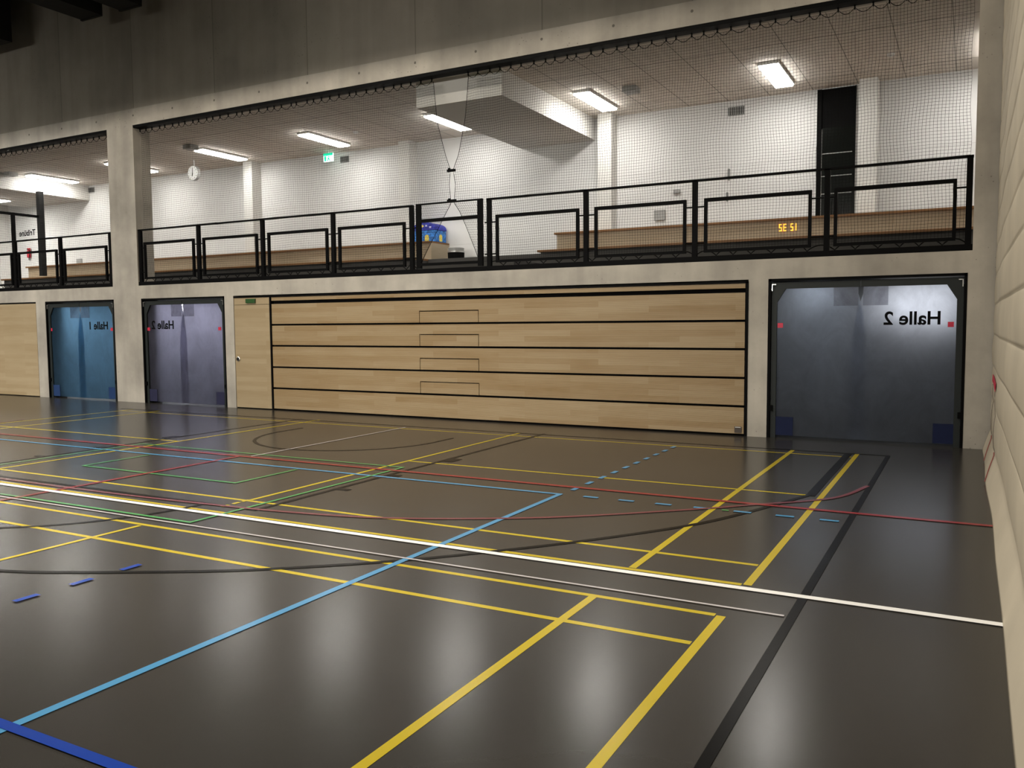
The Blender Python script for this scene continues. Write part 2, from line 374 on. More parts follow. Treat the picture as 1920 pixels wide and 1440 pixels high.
# ------------------------------------------------------------------ court lines (painted on the floor: children of the floor)
layer = [0]
def paint(name, pts, w, mt, label=None, closed=False):
    """a painted stripe of width w along the polyline pts (x, y)"""
    layer[0] += 1; z = 0.0006 + 0.00008*layer[0]
    P = [Vector((x, y)) for x, y in pts]; n = len(P); a = []; b = []
    for i in range(n):
        d0 = (P[i]-P[i-1]).normalized() if i else (P[1]-P[0]).normalized()
        d1 = (P[i+1]-P[i]).normalized() if i < n-1 else d0
        d = (d0+d1).normalized(); k = 1/max(0.5, d.dot(d0)); nrm = Vector((-d.y, d.x))*w/2*k
        a.append(P[i]+nrm); b.append(P[i]-nrm)
    mb = MB(); mb.v = [(p.x, p.y, z) for p in a] + [(p.x, p.y, z) for p in b]
    mb.f = [(i, n+i, n+i+1, i+1) for i in range(n-1)]
    o = mb.build(name, mt, floor)
    if label: o['label'] = label
    return o
def smooth(pts, k=10):
    out = []; P = [Vector(p) for p in pts]
    for i in range(len(P)-1):
        p0, p1, p2, p3 = P[max(i-1, 0)], P[i], P[i+1], P[min(i+2, len(P)-1)]
        for j in range(k):
            t = j/k
            out.append(0.5*((2*p1)+(-p0+p2)*t+(2*p0-5*p1+4*p2-p3)*t*t+(-p0+3*p1-3*p2+p3)*t**3))
    return [tuple(p) for p in out] + [tuple(P[-1])]
def arc(cx, cy, r, a0, a1, n=40):
    return [(cx+r*math.cos(math.radians(a0+(a1-a0)*i/n)), cy+r*math.sin(math.radians(a0+(a1-a0)*i/n))) for i in range(n+1)]
YW = 0.046
# badminton, both courts
for y in (0.0, 0.47, 5.61):
    paint('badminton_side_line', [(-13.42, y), (-0.035, y)], YW, M['yellow'], 'yellow stripe')
for y in (-0.62, -1.09):
    paint('badminton_side_line', [(-13.42, y), (-0.035, y)], YW, M['yellow'], 'yellow stripe')
paint('badminton_center_line', [(-4.70, 3.03), (-0.115, 3.03)], YW, M['yellow'], 'yellow stripe')
paint('badminton_center_line', [(-13.42, 3.03), (-8.72, 3.03)], YW, M['yellow'], 'yellow stripe')
for x in (0.0, -0.765, -12.64, -13.4):
    paint('badminton_back_line', [(x, 0.0 if x > -.5 else .03), (x, 5.92)], 0.052, M['yellow'], 'yellow stripe')
    paint('badminton_back_line', [(x, -0.625), (x, -8.0)], 0.052, M['yellow'], 'yellow stripe')
paint('badminton_service_line', [(-4.72, 0.50), (-4.72, 5.92)], YW, M['yellow'], 'yellow stripe')
for a, b in ((.17, .25), (.30, .38), (.41, .50)):
    paint('badminton_service_line', [(-4.74, a), (-4.74, b)], YW, M['yellow'], 'yellow stripe')
paint('badminton_service_line', [(-8.70, 0.0), (-8.70, 6.0)], YW, M['yellow'], 'yellow stripe')
paint('badminton_service_line', [(-4.78, -0.66), (-4.78, -8.0)], YW, M['yellow'], 'yellow stripe')
paint('badminton_service_line', [(-8.70, -0.66), (-8.70, -8.0)], YW, M['yellow'], 'yellow stripe')
# basketball (black)
bc, br_ = (-6.75, 4.55), 1.42
paint('basketball_semicircle', [(bc[0]-br_, 5.0)] + arc(*bc, br_, 180, 360, 48) + [(bc[0]+br_, 5.0)], 0.05, M['blackline'], 'dark curved stripe')
for x in (-4.35, -9.10):
    paint('basketball_key_line', [(x, 0.20), (x, 6.0)], 0.05, M['blackline'], 'black stripe')
paint('basketball_free_throw_line', [(-9.12, 0.20), (-4.33, 0.20)], 0.05, M['blackline'], 'black stripe')
paint('basketball_free_throw_circle', arc(-6.7, .2, 1.72, 180, 360, 48), 0.05, M['blackline'], 'dark curved stripe')
for y0, y1 in ((1.25, 1.33), (2.10, 2.19), (3.18, 3.42)):
    paint('basketball_lane_mark', [(-4.27, y0), (-4.27, y1)], 0.16, M['blackline'], 'short black block')
    paint('basketball_lane_mark', [(-9.18, y0), (-9.18, y1)], 0.16, M['blackline'], 'short black block')
arcp = [(-13.35, 2.97), (-13.0, 2.06), (-12.2, .5), (-11.0, -.75), (-9.6, -1.62), (-8.2, -2.1), (-6.72, -2.27), (-5.4, -2.16), (-4.5, -1.95), (-3.97, -1.72), (-3.21, -1.30), (-2.78, -.99), (-2.28, -.56), (-1.86, -.11), (-1.34, .52), (-.77, 1.36), (-.45, 2.08), (-.16, 2.90), (-.10, 3.05)]
paint('basketball_three_point_arc', smooth(arcp, 8), 0.05, M['blackline'], 'black curved stripe')
paint('basketball_three_point_side', [(-.10, 3.0), (-.10, 5.85)], 0.085, M['blackline'], 'black stripe')
paint('basketball_side_line', [(.35, 5.88), (.35, -9.0)], 0.052, M['blackline'], 'black stripe')
paint('basketball_end_line', [(-13.8, 5.90), (.37, 5.90)], 0.04, M['blackline'], 'black stripe')
# volleyball (light blue)
paint('volleyball_side_line', [(-14.0, 2.03), (-2.215, 2.03)], 0.05, M['skyblue'], 'light blue stripe')
paint('volleyball_attack_line', [(-2.235, 2.05), (-2.235, -9.0)], 0.052, M['skyblue'], 'light blue stripe')
for k in range(10):
    paint('volleyball_dash', [(-2.21, 2.26+k*.35), (-2.21, 2.41+k*.35)], 0.052, M['skyblue'], 'short light blue dash')
for k in range(7):
    paint('volleyball_dash', [(-1.99+k*.353, 2.03), (-1.84+k*.353, 2.03)], 0.05, M['skyblue'], 'short light blue dash')
paint('marker_dot', [(-.68, 2.03), (-.62, 2.03)], 0.035, M['green'], 'small green mark')
# small field (green)
G = 0.036
paint('green_field_line', [(-7.98, 1.97), (-7.98, 1.05), (-5.5, 1.05), (-5.5, 1.97)], G, M['green'], 'green stripe')
paint('green_field_line', [(-8.95, 2.61), (-4.49, 2.61), (-4.49, -.40), (-8.95, -.40), (-8.95, 2.61)], G, M['green'], 'green stripe')
# handball (red)
paint('handball_arc', smooth([(-13.6, 3.8), (-13.2, 2.5), (-12.0, 1.0), (-10.6, .35), (-9.0, .12), (-7.5, .10), (-6.0, .12), (-4.95, .18), (-4.13, .25), (-3.22, .43), (-2.4, .80), (-1.71, 1.24), (-.80, 2.04), (-.53, 2.32), (.10, 2.97), (.33, 3.75)], 8), 0.045, M['dullred'], 'dull red curved stripe')
paint('handball_center_line', [(-6.84, 2.40), (-6.84, -9.0)], 0.055, M['red'], 'red stripe')
paint('handball_side_line', [(-14.5, 2.40), (1.40, 2.40)], 0.062, M['red'], 'red stripe')
paint('thin_center_line', [(-6.70, 2.45), (-6.70, 5.75)], 0.03, M['grey_line'], 'thin pale stripe')
# long white line and thin pale line
paint('tennis_side_line', [(-14.5, -0.085), (1.40, -0.085)], 0.062, M['white'], 'broad white stripe')
paint('thin_side_line', [(-14.0, -0.475), (.31, -0.475)], 0.024, M['grey_line'], 'thin pale grey stripe')
# deep blue
paint('unihockey_line', [(-14.0, -3.255), (.2, -3.255)], 0.052, M['blue'], 'deep blue stripe')
for k in range(-3, 4):
    paint('unihockey_dash', [(-3.785, -2.30+k*.36), (-3.785, -2.15+k*.36)], 0.05, M['blue'], 'short deep blue dash') if k <= 2 else None

# ------------------------------------------------------------------ retractable bleacher in the wall
bl = empty('retractable_bleacher', (-6.2, FY, 0), 'closed retractable bleacher of maple slats set in the concrete wall', 'bleacher')
X0, X1 = -10.735, -1.60
MB().box(X0+.02, X1-.02, FY+.06, FY+.5, .0, 2.19).build('backing', M['black_matt'], bl)
fr = MB(); fr.box(X0-.02, X0+.012, FY-.012, FY+.1, 0, 2.215).box(X1-.034, X1+.002, FY-.012, FY+.1, 0, 2.215).box(X0, X1, FY-.012, FY+.1, 2.192, 2.222)
fr.build('frame', M['black'], bl)
PX0, PX1 = X0+.02, X1-.045
SX0, SX1 = -7.265, -6.06
rows = [(.03, .408), (.444, .820), (.854, 1.234), (1.268, 1.641), (1.675, 2.058)]
for k, (z0, z1) in enumerate(rows):
    mb = MB(); y0, y1 = FY+.002, FY+.045
    if k == 0: mb.box(PX0, PX1, y0, y1, z0, z1)
    else:
        zt = z0+.205
        mb.prism([(PX0, z0), (SX0, z0), (SX0, zt), (SX1, zt), (SX1, z0), (PX1, z0), (PX1, z1), (PX0, z1)], y0, y1)
    mb.build('front_panel', M['maple_slat'], bl)
    if k:
        MB().box(SX0+.012, SX1-.012, y0, y1, z0, zt-.016).build('step_panel', M['maple_slat'], bl)
MB().box(PX0, PX1, FY+.002, FY+.045, 2.122, 2.19).build('top_panel', M['maple_slat'], bl)
sk = MB().box(-1.775, -1.675, FY-.010, FY+.003, .045, .135).build('power_socket', simple('brown_socket', (.05, .035, .025), .5), bl)
MB().box(-1.765, -1.685, FY-.014, FY-.009, .120, .128).build('socket_lid_edge', M['lampbody'], sk)

# timber door beside the bleacher, timber panel at far left
d = empty('door_1', (-11.24, FY, 0), 'flush maple door with a green sign panel above it, left of the bleacher', 'door', kind='structure')
MB().box(-11.73, -10.765, FY+.03, FY+.3, 0, 2.215).build('door_backing', M['black_matt'], d)
MB().box(-11.715, -10.775, FY+.001, FY+.03, .02, 2.052).build('door_leaf', M['maple'], d)
MB().box(-11.715, -10.775, FY+.001, FY+.03, 2.060, 2.19).build('transom_panel', M['maple'], d)
MB().box(-11.73, -10.765, FY-.004, FY+.03, 2.194, 2.218).build('head_trim', M['black'], d)
lk = MB().lathe([(.045, 0), (.045, .012), (.038, .016)], 0, 0, 24).build('lock_plate', M['steel'], None)
for v in lk.data.vertices: v.co = Vector((v.co.x-11.635, FY-.001-v.co.z, v.co.y+.985))
lk.parent = d; lk.matrix_parent_inverse = Matrix.Translation(d.location).inverted()
MB().box(-11.66, -11.61, FY-.035, FY-.016, .955, 1.005).build('recessed_handle', M['dark'], d)
gs = tag(MB().box(-11.375, -11.125, FY-.03, FY+.001, 2.085, 2.17).build('escape_sign', simple('dark_green_sign', (0.02, 0.07, 0.015), .4), bevel=.004),
         'small unlit dark green escape sign on the panel above the maple door', 'sign')
struct(MB().box(-30, -18.17, FY+.001, FY+.3, .02, 2.205), 'trim_9', M['maple'], 'maple wall panel at the far left beside the plastic door to hall one', 'panel')
struct(MB().box(-30, -18.16, FY-.003, FY+.31, 2.207, 2.238), 'trim_10', M['black'], 'thin black strip above the maple wall panel at far left', 'trim')

# ------------------------------------------------------------------ transparent swing doors
def text_mesh(name, body, x_left, x_right, z0, y, mt, parent, thick=0.002, mirror=True):
    cu = bpy.data.curves.new(name, 'FONT'); cu.body = body; cu.size = 1; cu.extrude = thick; cu.offset = 0.022
    o = bpy.data.objects.new(name+'_src', cu); C.objects.link(o)
    bpy.context.view_layer.update()
    me = bpy.data.meshes.new_from_object(o.evaluated_get(bpy.context.evaluated_depsgraph_get()))
    C.objects.unlink(o); bpy.data.objects.remove(o)
    xs = [v.co.x for v in me.vertices]; x0, x1 = min(xs), max(xs); k = (x_right-x_left)/(x1-x0)
    for v in me.vertices:
        u = (v.co.x-x0)*k
        v.co = Vector(((x_right-u) if mirror else (x_left+u), y-v.co.z, z0+v.co.y*k))
    if mirror: me.flip_normals()
    me.materials.append(mt); me.name = name
    t = bpy.data.objects.new(name, me); C.objects.link(t); t.parent = parent
    if parent: t.matrix_parent_inverse = Matrix.Translation(parent.location).inverted()
    return t

def swing_door(name, xa, xb, label, sheet, patch, word, wx, stickers):
    """xa..xb is the opening; leaves of flexible plastic hang in steel frames with cut corners"""
    w = xb-xa; xm = (xa+xb)/2-.03; ca = .095
    d = empty(name, ((xa+xb)/2, FY, 0), label, 'door', kind='structure')
    yf0, yf1 = FY+.03, FY+.09
    j = MB(); j.box(xa, xa+.035, FY-.004, FY+.42, 0, 2.24).box(xb-.035, xb, FY-.004, FY+.42, 0, 2.24).box(xa, xb, FY-.004, FY+.42, 2.205, 2.24)
    j.build('jamb', M['black'], d)
    T, ch = 2.10, .19
    for s, (xo, xi) in (('l', (xa+.037, xm-.006)), ('r', (xb-.037, xm+.006))):
        sg = 1 if s == 'l' else -1
        f = MB()
        f.prism([(xo, .0), (xo+sg*.075, .0), (xo+sg*.075, T-ch), (xo+sg*(.075+ch*.62), T), (xi, T), (xi, T+.085), (xo, T+.085)], yf0, yf1)
        f.build('leaf_frame', M['doorframe'], d)
    yl, yr = FY+.060, FY+.048
    zt = T+.03
    xl, xr = xa+.06, xb-.06
    lo = xm+.085; ro = xm-.115
    L_ = MB().prism([(xl, .035), (lo, .030), (lo-.004, .9), (lo-.012, 1.45), (lo-.05, 1.72), (xm-.012, 1.95), (xm-.035, 2.02), (xm-.035, zt), (xl, zt)], yl, yl+.006).build('plastic_leaf', sheet, d)
    R_ = MB().prism([(ro, .030), (xr, .035), (xr, zt), (xm+.035, zt), (xm+.035, 2.02), (xm+.012, 1.95), (ro+.06, 1.72), (ro+.015, 1.45), (ro+.004, .9)], yr, yr+.006).build('plastic_leaf', sheet, d)
    for x0, x1 in ((xm-.34, xm-.03), (xm+.03, xm+.34)):
        MB().box(x0, x1, yr-.010, yr-.005, 1.85, zt).build('stiffening_patch', M['patch_clear'], d)
    for x0, x1 in ((xl+.02, xl+.29), (xr-.29, xr-.02)):
        MB().box(x0, x1, yr-.010, yr-.004, .04, .30).build('corner_patch', patch, d)
    for x0, x1 in stickers:
        tag(MB().box(x0, x1, yr-.008, yr-.002, 1.555, 1.622).build('sticker', M['redtape'], d), 'red sticker')
    text_mesh('lettering', word, wx[0], wx[1], 1.592, yr-.006, M['text'], d)
    for sx in (xa+.05, xb-.05):
        MB().box(sx-.006, sx+.006, FY+.0, FY+.03, 2.07, 2.165).box(min(sx, sx+(.05 if sx < xm else -.05)), max(sx, sx+(.05 if sx < xm else -.05)), FY+.0, FY+.03, 2.155, 2.166).build('pivot_bracket', M['steel'], d)
        MB().box(sx-.02, sx+.02, FY+.0, FY+.03, .38, .46).build('hinge', M['black'], d)
    return d
M['patch_clear'] = pvc('clear_plastic_patch', (.92, .92, .95), (.6, .6, .62), .25, .1)
P_right = pvc('grey_plastic_sheet', (.86, .89, .95), (.50, .54, .62))
P_mid = pvc('violet_plastic_sheet', (.84, .84, .93), (.46, .46, .55))
P_left = pvc('blue_plastic_sheet', (.58, .78, .92), (.22, .42, .60))
swing_door('door_2', -1.32, 1.14, 'large see-through plastic swing door reading Halle 2 in mirror writing, beside the right pillar', P_right, simple('navy_patch', (.008, .013, .045), .6, spec=.15), 'Halle 2', (.17, .845), ((-1.20, -1.125), (.93, 1.0)))
swing_door('door_3', -14.46, -11.98, 'violet plastic swing door reading Halle 2 backwards, between concrete column and maple door', P_mid, simple('violet_patch', (.025, .026, .06), .6, spec=.15), 'Halle 2', (-14.22, -13.53), ((-14.38, -14.27), (-12.22, -12.14)))
swing_door('door_4', -17.80, -15.36, 'blue plastic swing door reading Halle 1 backwards, left of the concrete column', P_left, simple('blue_patch', (.016, .04, .12), .6, spec=.15), 'Halle 1', (-16.28, -15.65), ((-17.72, -17.64), (-15.56, -15.47)))
PCORR = {0: 'flat lit panel added behind the large right swing door', 1: 'right end behind the violet door', 2: 'left end behind the violet door', 3: 'behind the blue door', 4: 'unseen fill added for the left half of the large right door'}
for k, (nm, (x, y), s, pw, col) in enumerate(CORR):
    o = empty('corridor_light', (x, y, 2.2), 'corridor light glowing through the plastic, ' + PCORR[k], 'lamp')
    if k == 0:  # lit panel added on the back wall for the bright door top
        o.location = (x, 9.6, 1.95)
        MB().box(x-s/2, x+s/2, 9.56, 9.596, 1.66, 2.18).build('housing', M['lampbody'], o)
        MB().box(x-s/2+.02, x+s/2-.02, 9.552, 9.561, 1.68, 2.16).build('diffuser', emit('corridor_glow_%d' % k, col, pw), o)
        continue
    MB().box(x-s/2, x+s/2, y-.08, y+.08, 2.175, 2.2).build('housing', M['lampbody'], o)
    MB().box(x-s/2+.02, x+s/2-.02, y-.07, y+.07, 2.16, 2.176).build('diffuser', emit('corridor_glow_%d' % k, col, pw), o)

# ------------------------------------------------------------------ railings
RY0, RY1 = 7.02, 7.07
def bar(mb, x0, x1, z0, z1, y0=RY0, y1=RY1): return mb.box(x0, x1, y0, y1, z0, z1)
def frame_part(x0, x1, parent):
    mb = MB(); t = .042; z0, z1 = 2.655, 3.435
    mb.prism([(x0, z0), (x1, z0), (x1, z1), (x0, z1)], RY0+.005, RY1-.005)
    mb = MB(); bar(mb, x0, x1, z1-t-.008, z1); bar(mb, x0, x1, z0, z0+t)
    bar(mb, x0, x0+t, z0+t, z1-t-.008); bar(mb, x1-t, x1, z0+t, z1-t-.008)
    return mb.build('infill_frame', M['black'], parent)
def railing(label, posts, frames, rail_spans, base, rods):
    r = empty('guard_railing', ((base[0]+base[1])/2, 7.05, 2.52), label, 'railing')
    b = MB(); b.box(base[0], base[1], RY0-.02, RY1+.04, 2.52, 2.60); b.build('base_beam', M['black'], r)
    for p in posts: bar(MB(), p-.036, p+.036, 2.60, 3.70, RY0, RY1+.01).build('post', M['black'], r)
    for a, c in rail_spans: MB().box(a, c, RY0, RY1+.005, 3.685, 3.715).build('handrail', M['black'], r)
    for a, c in frames: frame_part(a, c, r)
    for a, c in rods:
        for z in (3.32, 2.80):
            MB().tube([(a, 7.045, z), (c, 7.045, z)], .011, 8).build('connecting_rod', M['black'], r)
    return r
posts = [-14.49, -12.72, -10.95, -9.19, -7.43, -5.87, -4.13, -2.40, -.57, 1.13]
frames = [(-14.37, -12.85), (-12.59, -11.09), (-10.81, -9.32), (-9.06, -7.57), (-5.74, -4.25), (-3.98, -2.53), (-2.26, -.77), (-.50+.02, .99)]
rods = [(-14.49, -14.37), (-12.85, -12.59), (-11.09, -10.81), (-9.32, -9.06), (-7.57, -7.43), (-5.87, -5.74), (-4.25, -3.98), (-2.53, -2.26), (-.77, -.48), (.99, 1.13)]
railing('black steel guard railing of the right opening, left of the gate', posts[:5], frames[:4], [(-14.53, -7.395)], (-14.53, -7.393), [r for r in rods if r[1] < -7.4])
railing('black steel guard railing of the right opening, from the gate to the right pillar', posts[5:], frames[4:], [(-5.907, 1.17)], (-5.907, 1.185), [r for r in rods if r[0] > -6])
g = empty('railing_gate', (-6.66, 7.05, 2.6), 'black steel gate in the railing under the net slit, between two double posts', 'gate')
MB().box(-7.390, -5.910, RY0-.02, RY1+.04, 2.52, 2.60).build('threshold', M['black'], g)
for x in (-7.28, -6.04): bar(MB(), x-.045, x+.045, 2.61, 3.70).build('gate_post', M['black'], g)
bar(MB(), -7.235, -6.085, 3.40, 3.455).build('gate_rail', M['black'], g)
bar(MB(), -7.235, -6.085, 2.655, 2.70).build('gate_rail', M['black'], g)
MB().box(-7.325, -5.995, RY0, RY1+.005, 3.701, 3.722).build('gate_handrail', M['black'], g)
for a, c in ((-7.43, -7.325), (-5.995, -5.87)):
    for z in (3.32, 2.80): MB().tube([(a+.0385, 7.045, z), (c-.0385 if c > -7 else c, 7.045, z)], .011, 8).build('gate_pin', M['black'], g)
lp = [-24.3, -22.5, -20.7, -18.96, -17.23, -15.47]
lf = [(a+.12, b-.13) for a, b in zip(lp, lp[1:])]
lr = [(a, a+.12) for a in lp[:-1]] + [(b-.13, b) for b in lp[1:]]
railing('black steel guard railing in the left gallery opening beyond the column', lp, lf, [(-26, -15.43)], (-26, -15.37), lr)

# ------------------------------------------------------------------ nets
NY = 7.17
def strands(lines, r):
    """lines: array (n, m, 3) -> verts, faces of thin triangular cords"""
    n, m, _ = lines.shape
    d = np.gradient(lines, axis=1); d /= np.linalg.norm(d, axis=2, keepdims=True)+1e-9
    yv = np.zeros_like(d); yv[..., 1] = 1
    s = np.cross(d, yv); s /= np.linalg.norm(s, axis=2, keepdims=True)+1e-9
    ring = np.stack([lines + s*r, lines - s*r, lines + yv*r*1.5], 2)      # n, m, 3, 3
    V = ring.reshape(-1, 3)
    i = np.arange(n)[:, None, None]*m*3 + np.arange(m-1)[None, :, None]*3
    k = np.arange(3)[None, None, :]; k2 = (k+1) % 3
    F = np.stack([i+k, i+k2, i+3+k2, i+3+k], -1).reshape(-1, 4)
    return V, F
def net_mesh(name, warp, u0, u1, z0, z1, cell, parent, r=0.0017):
    V = []; F = []; off = 0
    nu = int(round((u1-u0)/cell)); nz = int(round((z1-z0)/cell))
    us = np.linspace(u0, u1, nu+1); zs = np.linspace(z0, z1, nz+1)
    U, Z = np.meshgrid(us, zs[::2] if nz % 2 == 0 else np.append(zs[::2], zs[-1]), indexing='ij')
    a, f = strands(warp(U, Z), r); V.append(a); F.append(f); off += len(a)
    uu = us[::2] if nu % 2 == 0 else np.append(us[::2], us[-1])
    Z, U = np.meshgrid(zs, uu, indexing='ij')
    a, f = strands(warp(U, Z), r); V.append(a); F.append(f+off)
    V = np.concatenate(V); F = np.concatenate(F)
    me = bpy.data.meshes.new(name); me.vertices.add(len(V)); me.vertices.foreach_set('co', V.ravel().astype(np.float32))
    me.loops.add(F.size); me.loops.foreach_set('vertex_index', F.ravel().astype(np.int32))
    me.polygons.add(len(F)); me.polygons.foreach_set('loop_start', (np.arange(len(F))*4).astype(np.int32))
    me.polygons.foreach_set('loop_total', np.full(len(F), 4, dtype=np.int32)); me.update(calc_edges=True)
    me.materials.append(M['net'])
    o = bpy.data.objects.new(name, me); C.objects.link(o); o.parent = parent
    o.matrix_parent_inverse = Matrix.Translation(parent.location).inverted()
    return o
LZ = np.array([2.70, 2.90, 3.28, 3.60, 3.70, 4.03, 4.28, 4.53, 5.09, 5.88])
LXe = np.array([-7.33, -7.22, -6.97, -6.77, -6.69, -6.72, -6.69, -6.78, -6.94, -7.03])
RXe = np.array([-6.14, -6.22, -6.38, -6.53, -6.62, -6.59, -6.64, -6.53, -6.40, -6.31])
MID = -6.66
def wave(U, Z, seed):
    dx = .010*np.sin(U*5.1+Z*3.3+seed) + .008*np.sin(Z*8.0-U*2.1+seed*2)
    dz = .010*np.sin(U*9.0+seed)*np.clip((Z-3.0)/2.8, 0, 1) + .012*np.sin(U*2.3+Z*1.7)
    dy = .02*np.sin(U*3.0+Z*1.2+seed)
    return dx, dy, dz
def fade(Z): return np.sin(np.pi*np.clip((Z-2.66)/(5.83-2.66), 0, 1))**.5
def warp_left(U, Z):
    e = np.interp(Z, LZ, LXe)-MID; k = np.exp(-(MID-U)/0.75)
    dx, dy, dz = wave(U, Z, 0.); q = fade(Z)
    return np.stack([U + e*k + dx*q*(1-k), NY + dy*q, Z + dz*q + .10*k*np.exp(-((Z-4.25)/.5)**2)*(MID-U)*0], -1)
def warp_right(U, Z):
    e = np.interp(Z, LZ, RXe)-MID; k = np.exp(-(U-MID)/0.75)
    dx, dy, dz = wave(U, Z, 2.); q = fade(Z)
    return np.stack([U + e*k + dx*q*(1-k), NY + dy*q, Z + dz*q], -1)
def warp_far(U, Z):
    dx, dy, dz = wave(U, Z, 4.); q = fade(Z)
    return np.stack([U + dx*q, NY + dy*q, Z + dz*q], -1)
hook_me = None
def hook(x, y, z, flip, parent):
    global hook_me
    if hook_me is None:
        mb = MB(); mb.box(-.008, .008, -.008, .008, -.05, .0).box(-.012, .012, -.012, .012, -.008, .008)
        o = mb.build('net_hook', M['black'], None); hook_me = o.data
    else:
        o = bpy.data.objects.new('net_hook', hook_me); C.objects.link(o)
    o.location = (x, y, z); o.rotation_euler = (math.pi if flip else 0, 0, 0)
    o.parent = parent; o.matrix_parent_inverse = Matrix.Translation(parent.location).inverted()
def scallop(xs, z, sag):
    p = []
    for a, b in zip(xs, xs[1:]):
        for j in range(8):
            t = j/8; p.append((a+(b-a)*t, NY-.02, z - sag*4*t*(1-t)))
    p.append((xs[-1], NY-.02, z)); return p
def jitter(a, b, step):
    n = max(2, int(round((b-a)/step))); return [a+(b-a)*i/n + (random.uniform(-.2, .2)*(b-a)/n if 0 < i < n else 0) for i in range(n+1)]
def net(label, warp, u0, u1, a_top, b_top, a_bot, b_bot, edge_fn, cell, step):
    o = empty('safety_net', ((u0+u1)/2, NY, 2.66), label, 'net', 'black ball-stop nets of the gallery')
    net_mesh('net_panel', warp, u0, u1, 2.69, 5.79, cell, o)
    xs = jitter(a_top, b_top, step)
    MB().tube(scallop(xs, 5.815, .075), .0045, 5).build('top_cord', M['net'], o)
    for x in xs: hook(x, NY-.02, 5.836, False, o)
    xb = jitter(a_bot, b_bot, step*1.35)
    MB().tube(scallop(xb, 2.615, -.075), .008, 5).build('bottom_cord', M['net'], o)
    if edge_fn:
        MB().tube([tuple(edge_fn(np.array([MID]), np.array([z]))[0]) for z in np.linspace(2.69, 5.79, 40)], .005, 5).build('edge_cord', M['net'], o)
    return o
net('black ball-stop net hanging over the gallery left of the slit', warp_left, -14.50, MID, -14.50, -7.04, -14.5, -7.40, warp_left, .042, .20)
net('black ball-stop net hanging over the gallery from slit to right pillar', warp_right, MID, 1.12, -6.31, 1.12, -5.98, 1.12, warp_right, .042, .20)
net('black ball-stop net in the left gallery opening beyond the column', warp_far, -21.5, -15.40, -21.5, -15.42, -21.5, -15.42, None, .042, .20)
def net_rail(x0, x1, label):
    o = empty('net_rail', ((x0+x1)/2, NY, 5.87), label, 'rail')
    MB().box(x0, x1, 7.0, 7.19, 5.845, 5.899).build('rail_or_glint', M['black'], o)
net_rail(-14.53, 1.185, 'long black steel rail under the beam carrying the net over the right opening')
net_rail(-26, -15.37, 'black steel rail under the beam carrying the net over the left opening')
for z, s in ((4.255, .06), (3.745, .065)):
    o = empty('net_clip', (MID, NY-.03, z), 'small black clip holding the net slit closed, ' + ('above the handrail' if z > 4 else 'on the gate handrail'), 'clip')
    MB().box(MID-s*1.35, MID+s*1.35, NY-.05, NY-.012, z-.022, z+.022).build('clip_body', M['black'], o, bevel=.006)
    MB().box(MID-s*.9, MID-.005, NY-.056, NY-.048, z+.02, z+.04).build('clip_tab', M['black'], o)

# ------------------------------------------------------------------ gallery furniture
def bench(x0, x1, label, e0, e1):
    b = empty('tiered_bench', ((x0+x1)/2, 10.3, GF), label, 'bench')
    MB().box(x0, x1, 10.74, GY-.335, 3.10, 3.475).box(e0, e1, GY-.335, GY-.004, 3.10, 3.475).build('upper_riser', M['bench_front'], b)
    MB().box(x0-.04, x1, 10.68, GY-.335, 3.475, 3.515).box(e0, e1, GY-.335, GY-.004, 3.475, 3.515).build('seat_plank', M['bench_edge'], b)
    MB().box(x0, x1, 9.98, 10.735, GF, 3.06).build('lower_riser', M['darkfloor'], b)
    MB().box(x0-.04, x1, 9.90, 10.735, 3.06, 3.10).build('foot_plank', M['bench_edge'], b)
    return b
bench(-6.38, 3.0, 'long two-step timber bench at the gallery wall, right of the gate', -6.38, -5.70)
bench(-24.4, -9.50, 'long two-step timber bench at the gallery wall, left of the blue bag', -10.30, -9.50)
st = MB()
st.box(-9.46, -6.46, 10.55, GY-.34, GF, 3.09).box(-9.46, -6.46, 9.0, 10.55, GF, 2.85)
tag(st.build('gallery_steps', M['darkfloor']), 'dark grey steps between the two timber benches behind the gate', 'steps')

bag_blue = simple('blue_bag_cloth', (0.03, 0.18, 0.55), .6, var=.7, scale=22)
bag_dark = simple('dark_blue_bag_cloth', (0.02, 0.03, 0.33), .6, var=.35, scale=12)
bag_yel = simple('yellow_bag_patch', (0.75, 0.62, 0.12), .6, var=.35, scale=30)
bag_wht = simple('pale_bag_patch', (0.6, 0.62, 0.85), .6, var=.2)
bg = empty('bag', (-9.82, 11.15, 3.515), 'blue patterned dome-topped bag with yellow patches standing on the bench end', 'bag')
def dome(x0, x1, z0, z1, zs, n=16):
    xc = (x0+x1)/2; w = (x1-x0)/2; p = [(x0, z0), (x1, z0)]
    for i in range(n+1):
        t = math.pi*i/n; p.append((xc+w*math.copysign(abs(math.cos(t))**.85, math.cos(t)), zs+(z1-zs)*math.sin(t)**.85))
    return p
BZ = 3.517
BX0, BX1, BY0, BY1 = -10.12, -9.52, 10.93, 11.40
MB().prism([(BX0, BZ), (BX1, BZ), (BX1, BZ+.27), (BX0, BZ+.27)], BY0, BY1).build('body', bag_blue, bg, bevel=.015)
MB().prism(dome(BX0-.005, BX1+.005, BZ+.272, BZ+.45, BZ+.275), BY0-.01, BY1+.01).build('lid', bag_dark, bg)
def arch(c, w, h): return [(c-w, BZ+.02), (c+w, BZ+.02)] + [(c+w*math.cos(math.pi*i/10), BZ+h-w+w*math.sin(math.pi*i/10)) for i in range(11)]
for x in (-9.98, -9.74): MB().prism(arch(x, .055, .17), BY0-.004, BY0+.004).build('window_patch', bag_yel, bg)
sp_ = MB().prism(arch(0, .06, .18), -.004, .004).build('side_patch', bag_yel, None)
